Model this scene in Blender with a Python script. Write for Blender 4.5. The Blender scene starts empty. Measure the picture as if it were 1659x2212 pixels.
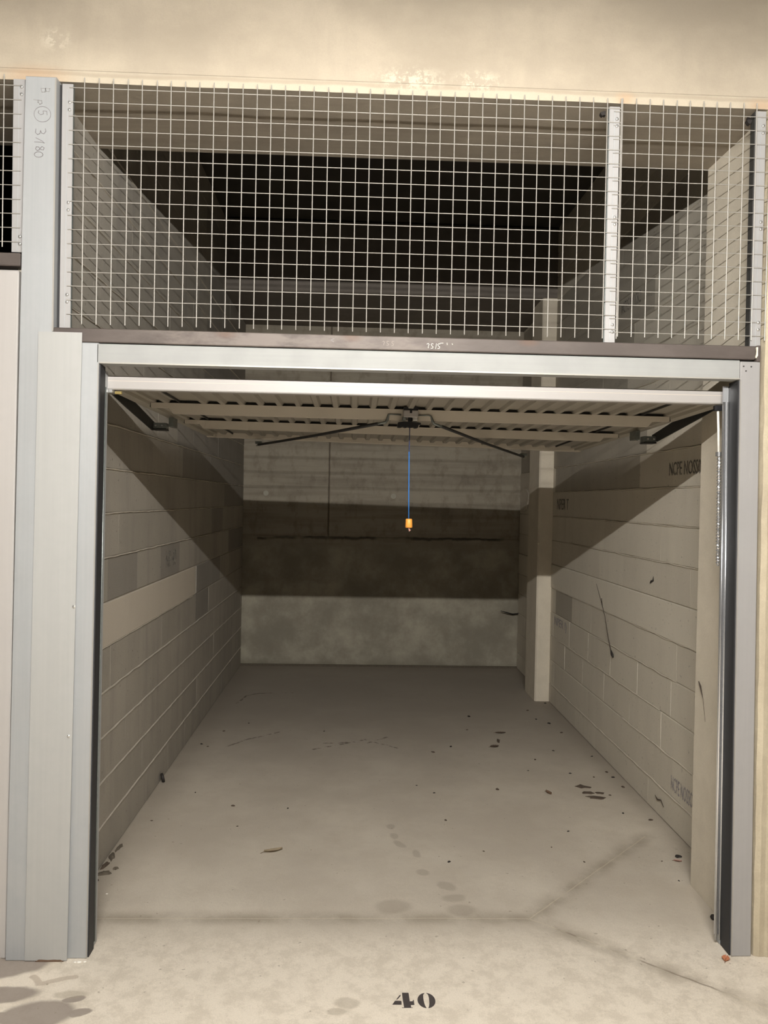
import bpy, bmesh, math, random
from mathutils import Vector, Matrix, noise
random.seed(40)
SC = bpy.context.scene
COL = SC.collection
PI = math.pi

# ---------------------------------------------------------------- camera
YAW, PITCH, ROLL, FPX = 0.0380, -0.0146, 0.0190, 1683.6
CAMLOC = Vector((0.0, -2.822, 1.665))
cam_data = bpy.data.cameras.new('camera')
cam = bpy.data.objects.new('camera', cam_data); COL.objects.link(cam)
_f = Vector((math.sin(YAW)*math.cos(PITCH), math.cos(YAW)*math.cos(PITCH), math.sin(PITCH)))
_r = Vector((math.cos(YAW), -math.sin(YAW), 0)); _u = _r.cross(_f)
_r2 = _r*math.cos(ROLL) + _u*math.sin(ROLL); _u2 = -_r*math.sin(ROLL) + _u*math.cos(ROLL)
M3 = Matrix((_r2, _u2, -_f)).transposed()
cam.matrix_world = Matrix.Translation(CAMLOC) @ M3.to_4x4()
cam_data.sensor_fit = 'HORIZONTAL'; cam_data.sensor_width = 36.0
cam_data.lens = 36.0*FPX/1659.0
cam_data.clip_start = 0.02; cam_data.clip_end = 60
SC.camera = cam

# ---------------------------------------------------------------- world, light, exposure
w = bpy.data.worlds.new('world'); SC.world = w; w.use_nodes = True
w.node_tree.nodes['Background'].inputs[0].default_value = (0.0, 0.0, 0.0, 1)
w.node_tree.nodes['Background'].inputs[1].default_value = 0.0
TUBE_STRENGTH = 2250.0
TUBE_COLOR = (1.0, 0.962, 0.905)
LAMP = Vector((0.14, -2.54, 2.80))      # centre of the fluorescent tube above the lane
TUBE_LEN, TUBE_R = 1.45, 0.008
SC.view_settings.view_transform = 'Standard'
SC.view_settings.look = 'None'
SC.view_settings.gamma = 1.0
SC.view_settings.use_curve_mapping = False
SC.view_settings.exposure = 0.0

# ---------------------------------------------------------------- node helpers
class NT:
    def __init__(s, name):
        s.m = bpy.data.materials.new(name); s.m.use_nodes = True
        s.t = s.m.node_tree; s.n = s.t.nodes; s.l = s.t.links
        s.b = s.n['Principled BSDF']
        g = s.n.new('ShaderNodeNewGeometry'); s.P = g.outputs['Position']
    def link(s, a, b): s.l.new(a, b)
    def _set(s, sock, v):
        if isinstance(v, bpy.types.NodeSocket): s.l.new(v, sock)
        elif v is not None: sock.default_value = v
    def math(s, op, a, b=None, c=None, clamp=False):
        n = s.n.new('ShaderNodeMath'); n.operation = op; n.use_clamp = clamp
        s._set(n.inputs[0], a)
        if b is not None: s._set(n.inputs[1], b)
        if c is not None: s._set(n.inputs[2], c)
        return n.outputs[0]
    def vec(s, op, a, b=None, scale=None):
        n = s.n.new('ShaderNodeVectorMath'); n.operation = op
        s._set(n.inputs[0], a)
        if b is not None: s._set(n.inputs[1], b)
        if scale is not None: s._set(n.inputs['Scale'], scale)
        return n
    def noise(s, scale=5, detail=4, rough=.55, vec=None, stretch=None, dist=0.0):
        n = s.n.new('ShaderNodeTexNoise'); n.inputs['Scale'].default_value = scale
        n.inputs['Detail'].default_value = detail; n.inputs['Roughness'].default_value = rough
        n.inputs['Distortion'].default_value = dist
        v = vec if vec is not None else s.P
        if stretch: v = s.vec('MULTIPLY', v, stretch).outputs[0]
        s.l.new(v, n.inputs['Vector'])
        return n.outputs['Fac']
    def ramp(s, x, lo, hi, a=0.0, b=1.0):
        n = s.n.new('ShaderNodeMapRange'); n.interpolation_type = 'SMOOTHSTEP'
        s._set(n.inputs['Value'], x)
        n.inputs['From Min'].default_value = lo; n.inputs['From Max'].default_value = hi
        n.inputs['To Min'].default_value = a; n.inputs['To Max'].default_value = b
        return n.outputs['Result']
    def mix(s, f, a, b, mode='MIX'):
        n = s.n.new('ShaderNodeMix'); n.data_type = 'RGBA'; n.blend_type = mode
        s._set(n.inputs[0], f)
        for k, v in ((6, a), (7, b)):
            if isinstance(v, bpy.types.NodeSocket): s.l.new(v, n.inputs[k])
            else: n.inputs[k].default_value = (*v[:3], 1)
        return n.outputs[2]
    def color(s, c): s._set(s.b.inputs['Base Color'], c if isinstance(c, bpy.types.NodeSocket) else (*c[:3], 1))
    def rough(s, v): s._set(s.b.inputs['Roughness'], v)
    def metal(s, v): s._set(s.b.inputs['Metallic'], v)
    def bump(s, h, strength=.3, dist=.004):
        n = s.n.new('ShaderNodeBump'); n.inputs['Strength'].default_value = strength
        n.inputs['Distance'].default_value = dist
        s.l.new(h, n.inputs['Height']); s.l.new(n.outputs[0], s.b.inputs['Normal'])
    def rnd(s):
        n = s.n.new('ShaderNodeObjectInfo'); return n.outputs['Random']
    # distance in the plane given by two axes
    def ell(s, P, c, r, rot=0.0, soft=.25):
        d = s.vec('SUBTRACT', P, c).outputs[0]
        if rot:
            vr = s.n.new('ShaderNodeVectorRotate'); vr.rotation_type = 'Z_AXIS'
            s.l.new(d, vr.inputs['Vector']); vr.inputs['Angle'].default_value = -rot; d = vr.outputs[0]
        d = s.vec('DIVIDE', d, (r[0], r[1], r[2] if len(r) > 2 else 1e3)).outputs[0]
        L = s.vec('LENGTH', d).outputs['Value']
        return s.ramp(L, 1-soft, 1+soft, 1.0, 0.0)
    def seg(s, P, a, b):
        a = Vector(a); b = Vector(b); ab = b-a
        pa = s.vec('SUBTRACT', P, tuple(a)).outputs[0]
        t = s.vec('DOT_PRODUCT', pa, tuple(ab/ab.length_squared)).outputs['Value']
        t = s.math('MAXIMUM', s.math('MINIMUM', t, 1.0), 0.0)
        q = s.vec('SCALE', tuple(ab), scale=t).outputs[0]
        d = s.vec('SUBTRACT', pa, q).outputs[0]
        return s.vec('LENGTH', d).outputs['Value']
    def maxm(s, L):
        r = L[0]
        for x in L[1:]: r = s.math('MAXIMUM', r, x)
        return r

def srgb(r, g, b):
    f = lambda c: (c/255/12.92) if c/255 <= .04045 else ((c/255+.055)/1.055)**2.4
    return (f(r), f(g), f(b))

def plain(name, c, rough=.6, metal=0.0, var=.08, scale=30):
    t = NT(name); n = t.noise(scale, 3)
    t.color(t.mix(n, tuple(x*(1-var) for x in c), tuple(min(1, x*(1+var)) for x in c)))
    t.rough(rough); t.metal(metal); return t.m

def concrete(name, c1, c2, c3, scale=1.6, streak=None, rough=.85, bump=.25):
    t = NT(name)
    a = t.ramp(t.noise(scale, 6, .6), .3, .7)
    b = t.ramp(t.noise(scale*5, 5, .6), .35, .7)
    c = t.mix(a, c1, c2); c = t.mix(t.math('MULTIPLY', b, .45), c, c3)
    if streak:
        s_ = t.ramp(t.noise(streak[0], 4, .6, stretch=streak[1]), .4, .75)
        c = t.mix(t.math('MULTIPLY', s_, streak[2]), c, streak[3])
    fine = t.noise(160, 3, .7)
    c = t.mix(t.math('MULTIPLY', t.ramp(fine, .3, .7), .22), c, tuple(x*.72 for x in c1))
    t.color(c); t.rough(rough)
    t.bump(t.math('ADD', t.noise(60, 6, .7), t.math('MULTIPLY', a, .6)), bump, .004)
    return t.m

M = {}
# cast concrete of the lintel beam over the facade
def beam_mat():
    t = NT('beam_concrete')
    a = t.ramp(t.noise(1.3, 6, .6, stretch=(1, 1, 1.6)), .32, .68)
    b = t.ramp(t.noise(4.5, 6, .62, stretch=(1.3, 1, .5)), .42, .72)
    c = t.mix(a, (.36, .308, .238), (.485, .42, .325))
    c = t.mix(t.math('MULTIPLY', b, .5), c, (.35, .30, .235))
    # lighter arris along the lower edge and the pale splashes on it
    z = t.n.new('ShaderNodeSeparateXYZ'); t.link(t.P, z.inputs[0])
    zz = t.math('ADD', z.outputs[2], t.math('MULTIPLY', t.noise(3, 4), .03))
    edge = t.ramp(zz, 3.158, 3.19, 1, 0)
    line = t.math('MULTIPLY', t.ramp(zz, 3.165, 3.172), t.ramp(zz, 3.176, 3.186, 1, 0))
    c = t.mix(t.math('MULTIPLY', edge, .5), c, (.54, .475, .37))
    c = t.mix(t.math('MULTIPLY', line, .45), c, (.30, .25, .18))
    Pw = t.vec('ADD', t.P, t.vec('SCALE', t.n_color(14), scale=.08).outputs[0]).outputs[0] if False else t.P
    sp = t.maxm([t.math('MULTIPLY', t.ell(t.P, cc, rr, 0, .8), t.ramp(t.noise(38, 4, .7), .42, .6)) for cc, rr in
                 (((.17, 0, 3.19), (.10, 1e3, .035)), ((.42, 0, 3.19), (.07, 1e3, .03)), ((-1.09, 0, 3.28), (.04, 1e3, .03)))])
    c = t.mix(t.math('MULTIPLY', sp, .55), c, (.72, .66, .53))
    rust = t.maxm([t.ell(t.P, cc, rr, 0, .9) for cc, rr in (((-1.16, 0, 3.14), (.10, 1e3, .035)), ((.96, 0, 3.145), (.03, 1e3, .02)), ((1.47, 0, 3.14), (.05, 1e3, .02)))])
    c = t.mix(t.math('MULTIPLY', rust, .55), c, (.48, .30, .17))
    fine = t.ramp(t.noise(190, 3, .7), .35, .7)
    c = t.mix(t.math('MULTIPLY', fine, .12), c, (.30, .25, .18))
    t.color(c); t.rough(.85); t.bump(t.noise(45, 6, .65), .2, .004); return t.m
NT.n_color = lambda s, k: s.P
M['beam'] = beam_mat()
M['soffit'] = concrete('soffit_concrete', (.36, .31, .245), (.43, .37, .29), (.31, .27, .21), 2.2, (2.0, (.35, 6, 1), .5, (.24, .20, .16)))
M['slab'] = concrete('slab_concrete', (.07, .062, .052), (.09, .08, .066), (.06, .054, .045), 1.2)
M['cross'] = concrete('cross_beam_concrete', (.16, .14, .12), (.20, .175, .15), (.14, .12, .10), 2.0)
M['pier'] = concrete('pier_concrete', (.50, .43, .31), (.60, .53, .39), (.40, .34, .25), 3.0, (9, (1, 1, .25), .55, (.36, .30, .22)), bump=.7)
M['pillar'] = concrete('pillar_concrete', (.66, .60, .49), (.74, .67, .55), (.60, .54, .44), 2.0, (5, (1, 1, .3), .3, (.57, .515, .42)))
M['corridor'] = concrete('corridor_concrete', (.10, .09, .075), (.12, .108, .09), (.085, .076, .063), .9)

def block_mat(name, c1, c2, cd, streak=.5, light=(.5, .45, .37), pits=True):
    t = NT(name)
    r = t.rnd()
    c = t.mix(r, c1, c2)
    s_ = t.ramp(t.noise(7, 5, .6, stretch=(1, 1, .16)), .42, .72)
    c = t.mix(t.math('MULTIPLY', s_, streak), c, cd)
    b = t.ramp(t.noise(3.2, 6, .65), .4, .7)
    c = t.mix(t.math('MULTIPLY', b, .35), c, light)
    f = t.ramp(t.noise(230, 2, .7), .35, .7)
    c = t.mix(t.math('MULTIPLY', f, .25), c, tuple(x*.62 for x in cd))
    if pits:
        v = t.ramp(t.noise(55, 2, .4), .70, .76)
        c = t.mix(t.math('MULTIPLY', v, .55), c, tuple(x*.4 for x in cd))
    t.color(c); t.rough(.92)
    t.bump(t.math('ADD', t.noise(140, 3, .7), t.math('MULTIPLY', t.noise(22, 3), .8)), .3, .004)
    return t.m
M['block_l'] = block_mat('grey_block', (.345, .315, .265), (.395, .36, .305), (.29, .265, .23), .8, (.44, .40, .335))
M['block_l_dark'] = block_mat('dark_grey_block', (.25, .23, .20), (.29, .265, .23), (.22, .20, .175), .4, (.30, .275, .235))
M['band_l'] = block_mat('pale_band_render', (.56, .50, .415), (.58, .52, .43), (.47, .42, .35), .2, (.60, .54, .45), pits=False)
M['mortar_l'] = concrete('pale_mortar', (.52, .475, .40), (.58, .53, .45), (.46, .42, .35), 6)
M['block_r'] = block_mat('pale_block', (.60, .55, .46), (.66, .61, .51), (.53, .485, .405), .4, (.69, .63, .53))
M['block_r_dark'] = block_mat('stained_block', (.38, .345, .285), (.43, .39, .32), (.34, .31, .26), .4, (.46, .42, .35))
M['band_r'] = block_mat('pale_right_band_render', (.68, .63, .53), (.70, .65, .545), (.59, .54, .455), .25, (.73, .67, .57))
M['mortar_r'] = concrete('right_mortar', (.62, .57, .48), (.70, .64, .54), (.53, .48, .40), 6)

M['plug'] = concrete('plug_mortar', (.40, .38, .32), (.44, .41, .35), (.34, .32, .26), 6)
def backwall_mat():
    t = NT('back_wall_concrete')
    a = t.ramp(t.noise(2.2, 7, .65), .35, .68)
    b = t.ramp(t.noise(6, 6, .65), .42, .7)
    c = t.mix(a, (.25, .228, .18), (.42, .39, .31))
    c = t.mix(t.math('MULTIPLY', b, .5), c, (.24, .21, .165))
    z = t.n.new('ShaderNodeSeparateXYZ'); t.link(t.P, z.inputs[0])
    zz = t.math('ADD', z.outputs[2], t.math('MULTIPLY', t.noise(2.5, 5), .1))
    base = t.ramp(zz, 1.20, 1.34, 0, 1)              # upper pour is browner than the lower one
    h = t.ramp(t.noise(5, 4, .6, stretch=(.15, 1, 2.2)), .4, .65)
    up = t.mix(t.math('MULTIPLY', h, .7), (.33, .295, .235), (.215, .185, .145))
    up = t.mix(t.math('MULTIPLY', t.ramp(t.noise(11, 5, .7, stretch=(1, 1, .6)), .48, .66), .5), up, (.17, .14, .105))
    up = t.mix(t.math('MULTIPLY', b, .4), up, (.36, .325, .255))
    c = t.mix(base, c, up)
    dirt = t.ramp(zz, .03, .13, 1, 0)  # only darkens the back wall towards its foot
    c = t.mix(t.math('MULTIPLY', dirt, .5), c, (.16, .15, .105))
    crack = t.math('MULTIPLY', t.ramp(t.seg(t.vec('ADD', t.P, t.vec('SCALE', (0, 0, 1), scale=t.math('MULTIPLY', t.math('SUBTRACT', t.noise(5, 5), .5), .07)).outputs[0]).outputs[0], (-.95, 4.96, 1.275), (1.6, 4.96, 1.30)), .004, .022, 1, 0), t.ramp(t.noise(2.1, 3), .36, .5))
    jx = t.math('ABSOLUTE', t.math('ADD', t.math('ADD', z.outputs[0], .257), t.math('MULTIPLY', t.math('SUBTRACT', t.noise(14, 4), .5), .02)))
    jm = t.math('MULTIPLY', t.ramp(jx, .004, .016, 1, 0), t.ramp(z.outputs[2], 1.28, 1.32))
    c = t.mix(t.math('MULTIPLY', jm, .7), c, (.13, .095, .06))
    c = t.mix(t.math('MULTIPLY', crack, .9), c, (.06, .05, .04))
    t.color(c); t.rough(.85); t.bump(t.noise(30, 6, .7), .3, .006); return t.m
M['backwall'] = backwall_mat()

def floor_mat():
    t = NT('floor_concrete')
    P0 = t.vec('MULTIPLY', t.P, (1, 1, 0)).outputs[0]
    n3 = t.n.new('ShaderNodeTexNoise'); n3.inputs['Scale'].default_value = 9; n3.inputs['Detail'].default_value = 4
    t.link(t.P, n3.inputs['Vector'])
    off = t.vec('SUBTRACT', n3.outputs['Color'], (.5, .5, .5)).outputs[0]
    P1 = t.vec('MULTIPLY', t.vec('ADD', P0, t.vec('SCALE', off, scale=.035).outputs[0]).outputs[0], (1, 1, 0)).outputs[0]
    P2 = t.vec('MULTIPLY', t.vec('ADD', P0, t.vec('SCALE', off, scale=.012).outputs[0]).outputs[0], (1, 1, 0)).outputs[0]
    a = t.ramp(t.noise(1.4, 6, .6), .35, .66)
    b = t.ramp(t.noise(7, 6, .66), .42, .7)
    c = t.mix(a, (.50, .445, .37), (.61, .55, .46))
    c = t.mix(t.math('MULTIPLY', b, .4), c, (.47, .41, .33))
    # mottled lane; its paler tone puts the brighter light there into the colour
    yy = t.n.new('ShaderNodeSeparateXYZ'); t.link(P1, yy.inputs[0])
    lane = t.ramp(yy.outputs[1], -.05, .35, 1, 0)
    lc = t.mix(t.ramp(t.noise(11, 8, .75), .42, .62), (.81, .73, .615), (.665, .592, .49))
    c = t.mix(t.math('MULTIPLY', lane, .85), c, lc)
    deep = t.ramp(yy.outputs[1], 1.0, 3.6)  # floor colour darkened with depth in place of the lamp's falloff
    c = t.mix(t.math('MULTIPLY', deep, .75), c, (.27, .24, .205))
    # gutter creases
    A, B, C, D = (-1.15, .275, 0), (.737, .27, 0), (1.50, 1.045, 0), (1.75, -.58, 0)
    d = t.math('MINIMUM', t.math('MINIMUM', t.seg(P2, A, B), t.seg(P2, B, C)), t.seg(P2, B, D))
    halo = t.math('MULTIPLY', t.ramp(d, .0, .075, 1, 0), t.ramp(t.noise(6, 5, .6), .28, .62))
    c = t.mix(t.math('MULTIPLY', halo, .58), c, (.255, .21, .155))
    core = t.math('MULTIPLY', t.ramp(d, .0012, .0042, 1, 0), t.ramp(t.noise(3, 3), .30, .42))
    c = t.mix(t.math('MULTIPLY', core, .55), c, (.62, .55, .42))
    dk = t.math('MULTIPLY', t.ramp(t.seg(P2, B, D), .0, .007, 1, 0), t.ramp(t.noise(5, 3), .5, .6))
    c = t.mix(t.math('MULTIPLY', dk, .7), c, (.14, .10, .075))
    # darker bands where floor and walls meet
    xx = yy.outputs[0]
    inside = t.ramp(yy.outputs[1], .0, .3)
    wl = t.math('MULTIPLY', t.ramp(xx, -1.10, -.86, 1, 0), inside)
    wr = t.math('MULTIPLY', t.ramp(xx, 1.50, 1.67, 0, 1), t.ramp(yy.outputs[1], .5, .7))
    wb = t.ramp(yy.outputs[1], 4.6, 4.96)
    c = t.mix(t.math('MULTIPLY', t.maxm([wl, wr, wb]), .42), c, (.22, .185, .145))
    # wet and oily spots
    wet = [((-1.20, -.06), (.16, .065), .3), ((-1.02, -.12), (.0, .0), 0), ((-1.16, -.215), (.14, .045), .12),
           ((-.985, -.315), (.115, .075), .2), ((-.895, -.235), (.040, .018), .2), ((-.855, -.305), (.042, .020), .3),
           ((-1.08, -.33), (.06, .03), 0), ((.005, -.262), (.045, .028), 0), ((-.03, -.305), (.032, .016), 0)]
    def el(lst, soft, PP): return t.maxm([t.ell(PP, (x, y, 0), (rx, ry), r, soft) for (x, y), (rx, ry), r in lst if rx > 0])
    c = t.mix(t.math('MULTIPLY', el(wet[:7], .14, P1), .8), c, (.235, .195, .17))
    arc = t.math('MINIMUM', t.seg(P1, (-1.08, -.11, 0), (-1.04, -.15, 0)), t.seg(P1, (-1.04, -.15, 0), (-.93, -.12, 0)))
    c = t.mix(t.math('MULTIPLY', t.ramp(arc, .008, .014, 1, 0), .5), c, (.36, .28, .21))
    c = t.mix(t.math('MULTIPLY', el([((-.915, -.21), (.055, .022), 0)] + wet[7:], .25, P1), .45), c, (.36, .31, .235))
    old = [((.215, 1.13), (.022, .03), 0), ((.225, 1.02), (.020, .035), .3), ((.25, .93), (.020, .045), .5), ((.325, .83), (.018, .038), .2), ((.335, .645), (.028, .03), 0), ((.43, .52), (.045, .03), -.8), ((.45, .42), (.05, .03), .2), ((.19, .36), (.07, .05), 0), ((.47, .33), (.06, .04), 0)]
    c = t.mix(t.math('MULTIPLY', el(old, .3, P1), .42), c, (.28, .235, .185))
    # dried dirt runs
    runs = [((-.92, 3.50), (-.88, 3.76)), ((-.88, 3.76), (-.78, 3.84)), ((-.78, 3.84), (-.66, 3.86)), ((-.58, 3.87), (-.50, 3.87)),
            ((-.84, 2.38), (-.72, 2.55)), ((-.72, 2.55), (-.48, 2.76)), ((-.24, 2.36), (.08, 2.56)), ((-.18, 2.49), (.06, 2.52)), ((.10, 2.58), (.31, 2.40)), ((.12, 2.50), (.26, 2.64))]
    rd = t.seg(P1, (*runs[0][0], 0), (*runs[0][1], 0))
    for a_, b_ in runs[1:]: rd = t.math('MINIMUM', rd, t.seg(P1, (*a_, 0), (*b_, 0)))
    rm = t.math('MULTIPLY', t.ramp(rd, .003, .014, 1, 0), t.ramp(t.noise(14, 4, .7), .42, .56))
    c = t.mix(t.math('MULTIPLY', rm, .8), c, (.075, .06, .048))
    pit = t.ramp(t.noise(48, 2, .3), .74, .78)
    c = t.mix(t.math('MULTIPLY', pit, .5), c, (.22, .18, .13))
    fine = t.ramp(t.noise(210, 3, .7), .35, .7)
    c = t.mix(t.math('MULTIPLY', fine, .2), c, (.28, .24, .18))
    t.color(c); t.rough(.8)
    t.bump(t.math('ADD', t.noise(60, 6, .7), t.math('MULTIPLY', b, .5)), .22, .004); return t.m
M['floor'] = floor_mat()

def galv_mat(name, c1, c2, metal=.45, rough=.42, horiz=False):
    t = NT(name)
    st = (.25, 1, 14) if horiz else (14, 1, .25)
    a = t.ramp(t.noise(5, 4, .6, stretch=st), .3, .7)
    b = t.ramp(t.noise(6, 5, .6), .35, .7)
    c = t.mix(t.math('MULTIPLY', a, .35), c1, c2); c = t.mix(t.math('MULTIPLY', b, .3), c, c2)
    sc = t.ramp(t.noise(26, 4, .7, stretch=st), .70, .78)
    c = t.mix(t.math('MULTIPLY', sc, .4), c, (.75, .75, .72))
    t.color(c); t.metal(metal); t.rough(t.ramp(b, 0, 1, rough-.05, rough+.1)); return t.m
M['galv'] = galv_mat('galvanised_steel', (.44, .45, .455), (.37, .385, .395), .3, .55)
M['galv_warm'] = galv_mat('galvanised_cover_steel', (.45, .45, .435), (.40, .40, .39), .2, .6)
M['galv_h'] = galv_mat('galvanised_lintel_steel', (.365, .37, .36), (.31, .315, .31), .12, .8, True)
M['galv_r'] = galv_mat('galvanised_jamb_steel', (.40, .39, .385), (.36, .35, .345), .25, .55)
M['strip'] = galv_mat('strip_steel', (.40, .39, .385), (.35, .345, .34), .2, .6)
M['wire'] = plain('wire_steel', (.40, .38, .345), .5, .3, .05)
M['chrome'] = plain('bright_rail_steel', (.75, .76, .78), .22, .9, .04)
M['screw'] = plain('screw_zinc', (.8, .8, .78), .25, .8, .05)
M['brass'] = plain('brass', (.75, .60, .25), .3, .8, .05)
M['rubber'] = plain('black_seal', (.022, .022, .024), .6, 0, .2)
M['dark_angle'] = plain('dark_angle_steel', (.05, .048, .045), .6, .2, .2)
M['arm'] = plain('blackened_arm_steel', (.035, .035, .035), .5, .3, .2)
M['bracket'] = plain('zinc_bracket_steel', (.22, .24, .23), .4, .6, .25, 60)
M['rod'] = plain('black_rod_steel', (.04, .04, .042), .5, .2, .2)
M['plastic'] = plain('black_plastic', (.012, .012, .014), .35)
M['cord'] = plain('blue_cord', (.02, .16, .50), .7, 0, .2)
M['cord_dark'] = plain('dark_blue_cord', (.02, .035, .10), .7)
M['orange'] = plain('orange_knob', (.85, .36, .06), .45, 0, .05)
M['white'] = plain('white_door_paint', (.385, .365, .35), .45, 0, .035, 8)
M['white_in'] = plain('inner_door_paint_lit', (.60, .55, .47), .55, 0, .04, 8)  # same door paint, lightened for bars that face the light
M['sheet'] = plain('door_sheet_paint_shaded', (.33, .305, .26), .55, 0, .04, 8)  # same door paint, darkened because the sheet faces down into shade
M['side'] = plain('side_rail_paint_shaded', (.42, .39, .33), .55, 0, .04, 8)  # door paint again, darkened for the shaded underside of the side rails
M['paint'] = plain('stencil_paint', (.055, .045, .042), .8, 0, .3, 120)
def ink_mat(name, c, bg, lo, hi):
    t = NT(name); t.color(t.mix(t.ramp(t.noise(75, 4, .75), lo, hi), c, bg)); t.rough(.92); return t.m
M['ink'] = ink_mat('stamp_ink', (.25, .23, .255), (.55, .50, .42), .45, .66)
M['ink_dark'] = ink_mat('dark_stamp_ink', (.12, .11, .10), (.36, .33, .275), .42, .64)
M['marker'] = plain('marker_ink', (.23, .22, .22), .6, 0, .2)
M['marker_faint'] = plain('faint_marker_ink', (.33, .325, .32), .6, 0, .2)
M['chalk'] = plain('chalk', (.72, .68, .62), .9)
M['chalk_faint'] = plain('faint_chalk', (.42, .37, .33), .9)
M['plaster'] = plain('plaster_white', (.85, .80, .66), .8)
M['dirt'] = plain('brown_dirt', (.085, .062, .045), .95, 0, .4, 80)
M['blackdirt'] = plain('black_debris', (.02, .016, .014), .7, 0, .3, 80)
M['leaf_tan'] = plain('tan_leaf', (.27, .215, .14), .8, 0, .25, 60)
M['leaf_orange'] = plain('orange_leaf', (.50, .20, .10), .8, 0, .2, 60)
M['leaf_pink'] = plain('pink_brown_leaf', (.36, .20, .16), .8, 0, .2, 60)
M['leaf_brown'] = plain('brown_leaf', (.15, .09, .055), .8, 0, .3, 60)
M['moss'] = plain('grey_brown_dirt', (.12, .10, .075), .95, 0, .4, 60)
M['white_bit'] = plain('white_bit', (.85, .82, .75), .6)
M['twine'] = plain('dark_strand', (.06, .045, .035), .9)
M['neigh'] = galv_mat('painted_neighbour_door', (.50, .475, .455), (.45, .43, .41), .15, .55)
M['lamp_body'] = plain('lamp_body', (.7, .7, .68), .5)
def rail_mat():
    t = NT('primer_brown_steel')
    b = t.ramp(t.noise(10, 6, .65, stretch=(.5, 1, 1)), .4, .65)
    s_ = t.n.new('ShaderNodeSeparateXYZ'); t.link(t.P, s_.inputs[0])
    worn = t.math('MULTIPLY', t.math('MULTIPLY', t.ramp(s_.outputs[0], -.95, -.55), t.ramp(s_.outputs[0], .15, .55, 1, 0)), t.ramp(t.noise(9, 5, .7, stretch=(.5, 1, 1.5)), .33, .6))
    c = t.mix(b, (.085, .068, .060), (.105, .085, .075))
    c = t.mix(t.math('MULTIPLY', worn, .8), c, (.20, .168, .148))
    r_ = t.maxm([t.ell(t.P, (x, 0, 2.248), (.03, 1e3, .012), 0, .8) for x in (-.47, -.02, .62)])
    c = t.mix(t.math('MULTIPLY', r_, .45), c, (.14, .07, .04))
    t.color(c); t.rough(.62); t.metal(0.0); return t.m
M['rail'] = rail_mat()
t_ = NT('lamp_glass'); t_.b.inputs['Emission Color'].default_value = (*TUBE_COLOR, 1)
t_.b.inputs['Emission Strength'].default_value = TUBE_STRENGTH; t_.color((.9, .9, .9)); M['tube'] = t_.m

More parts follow.
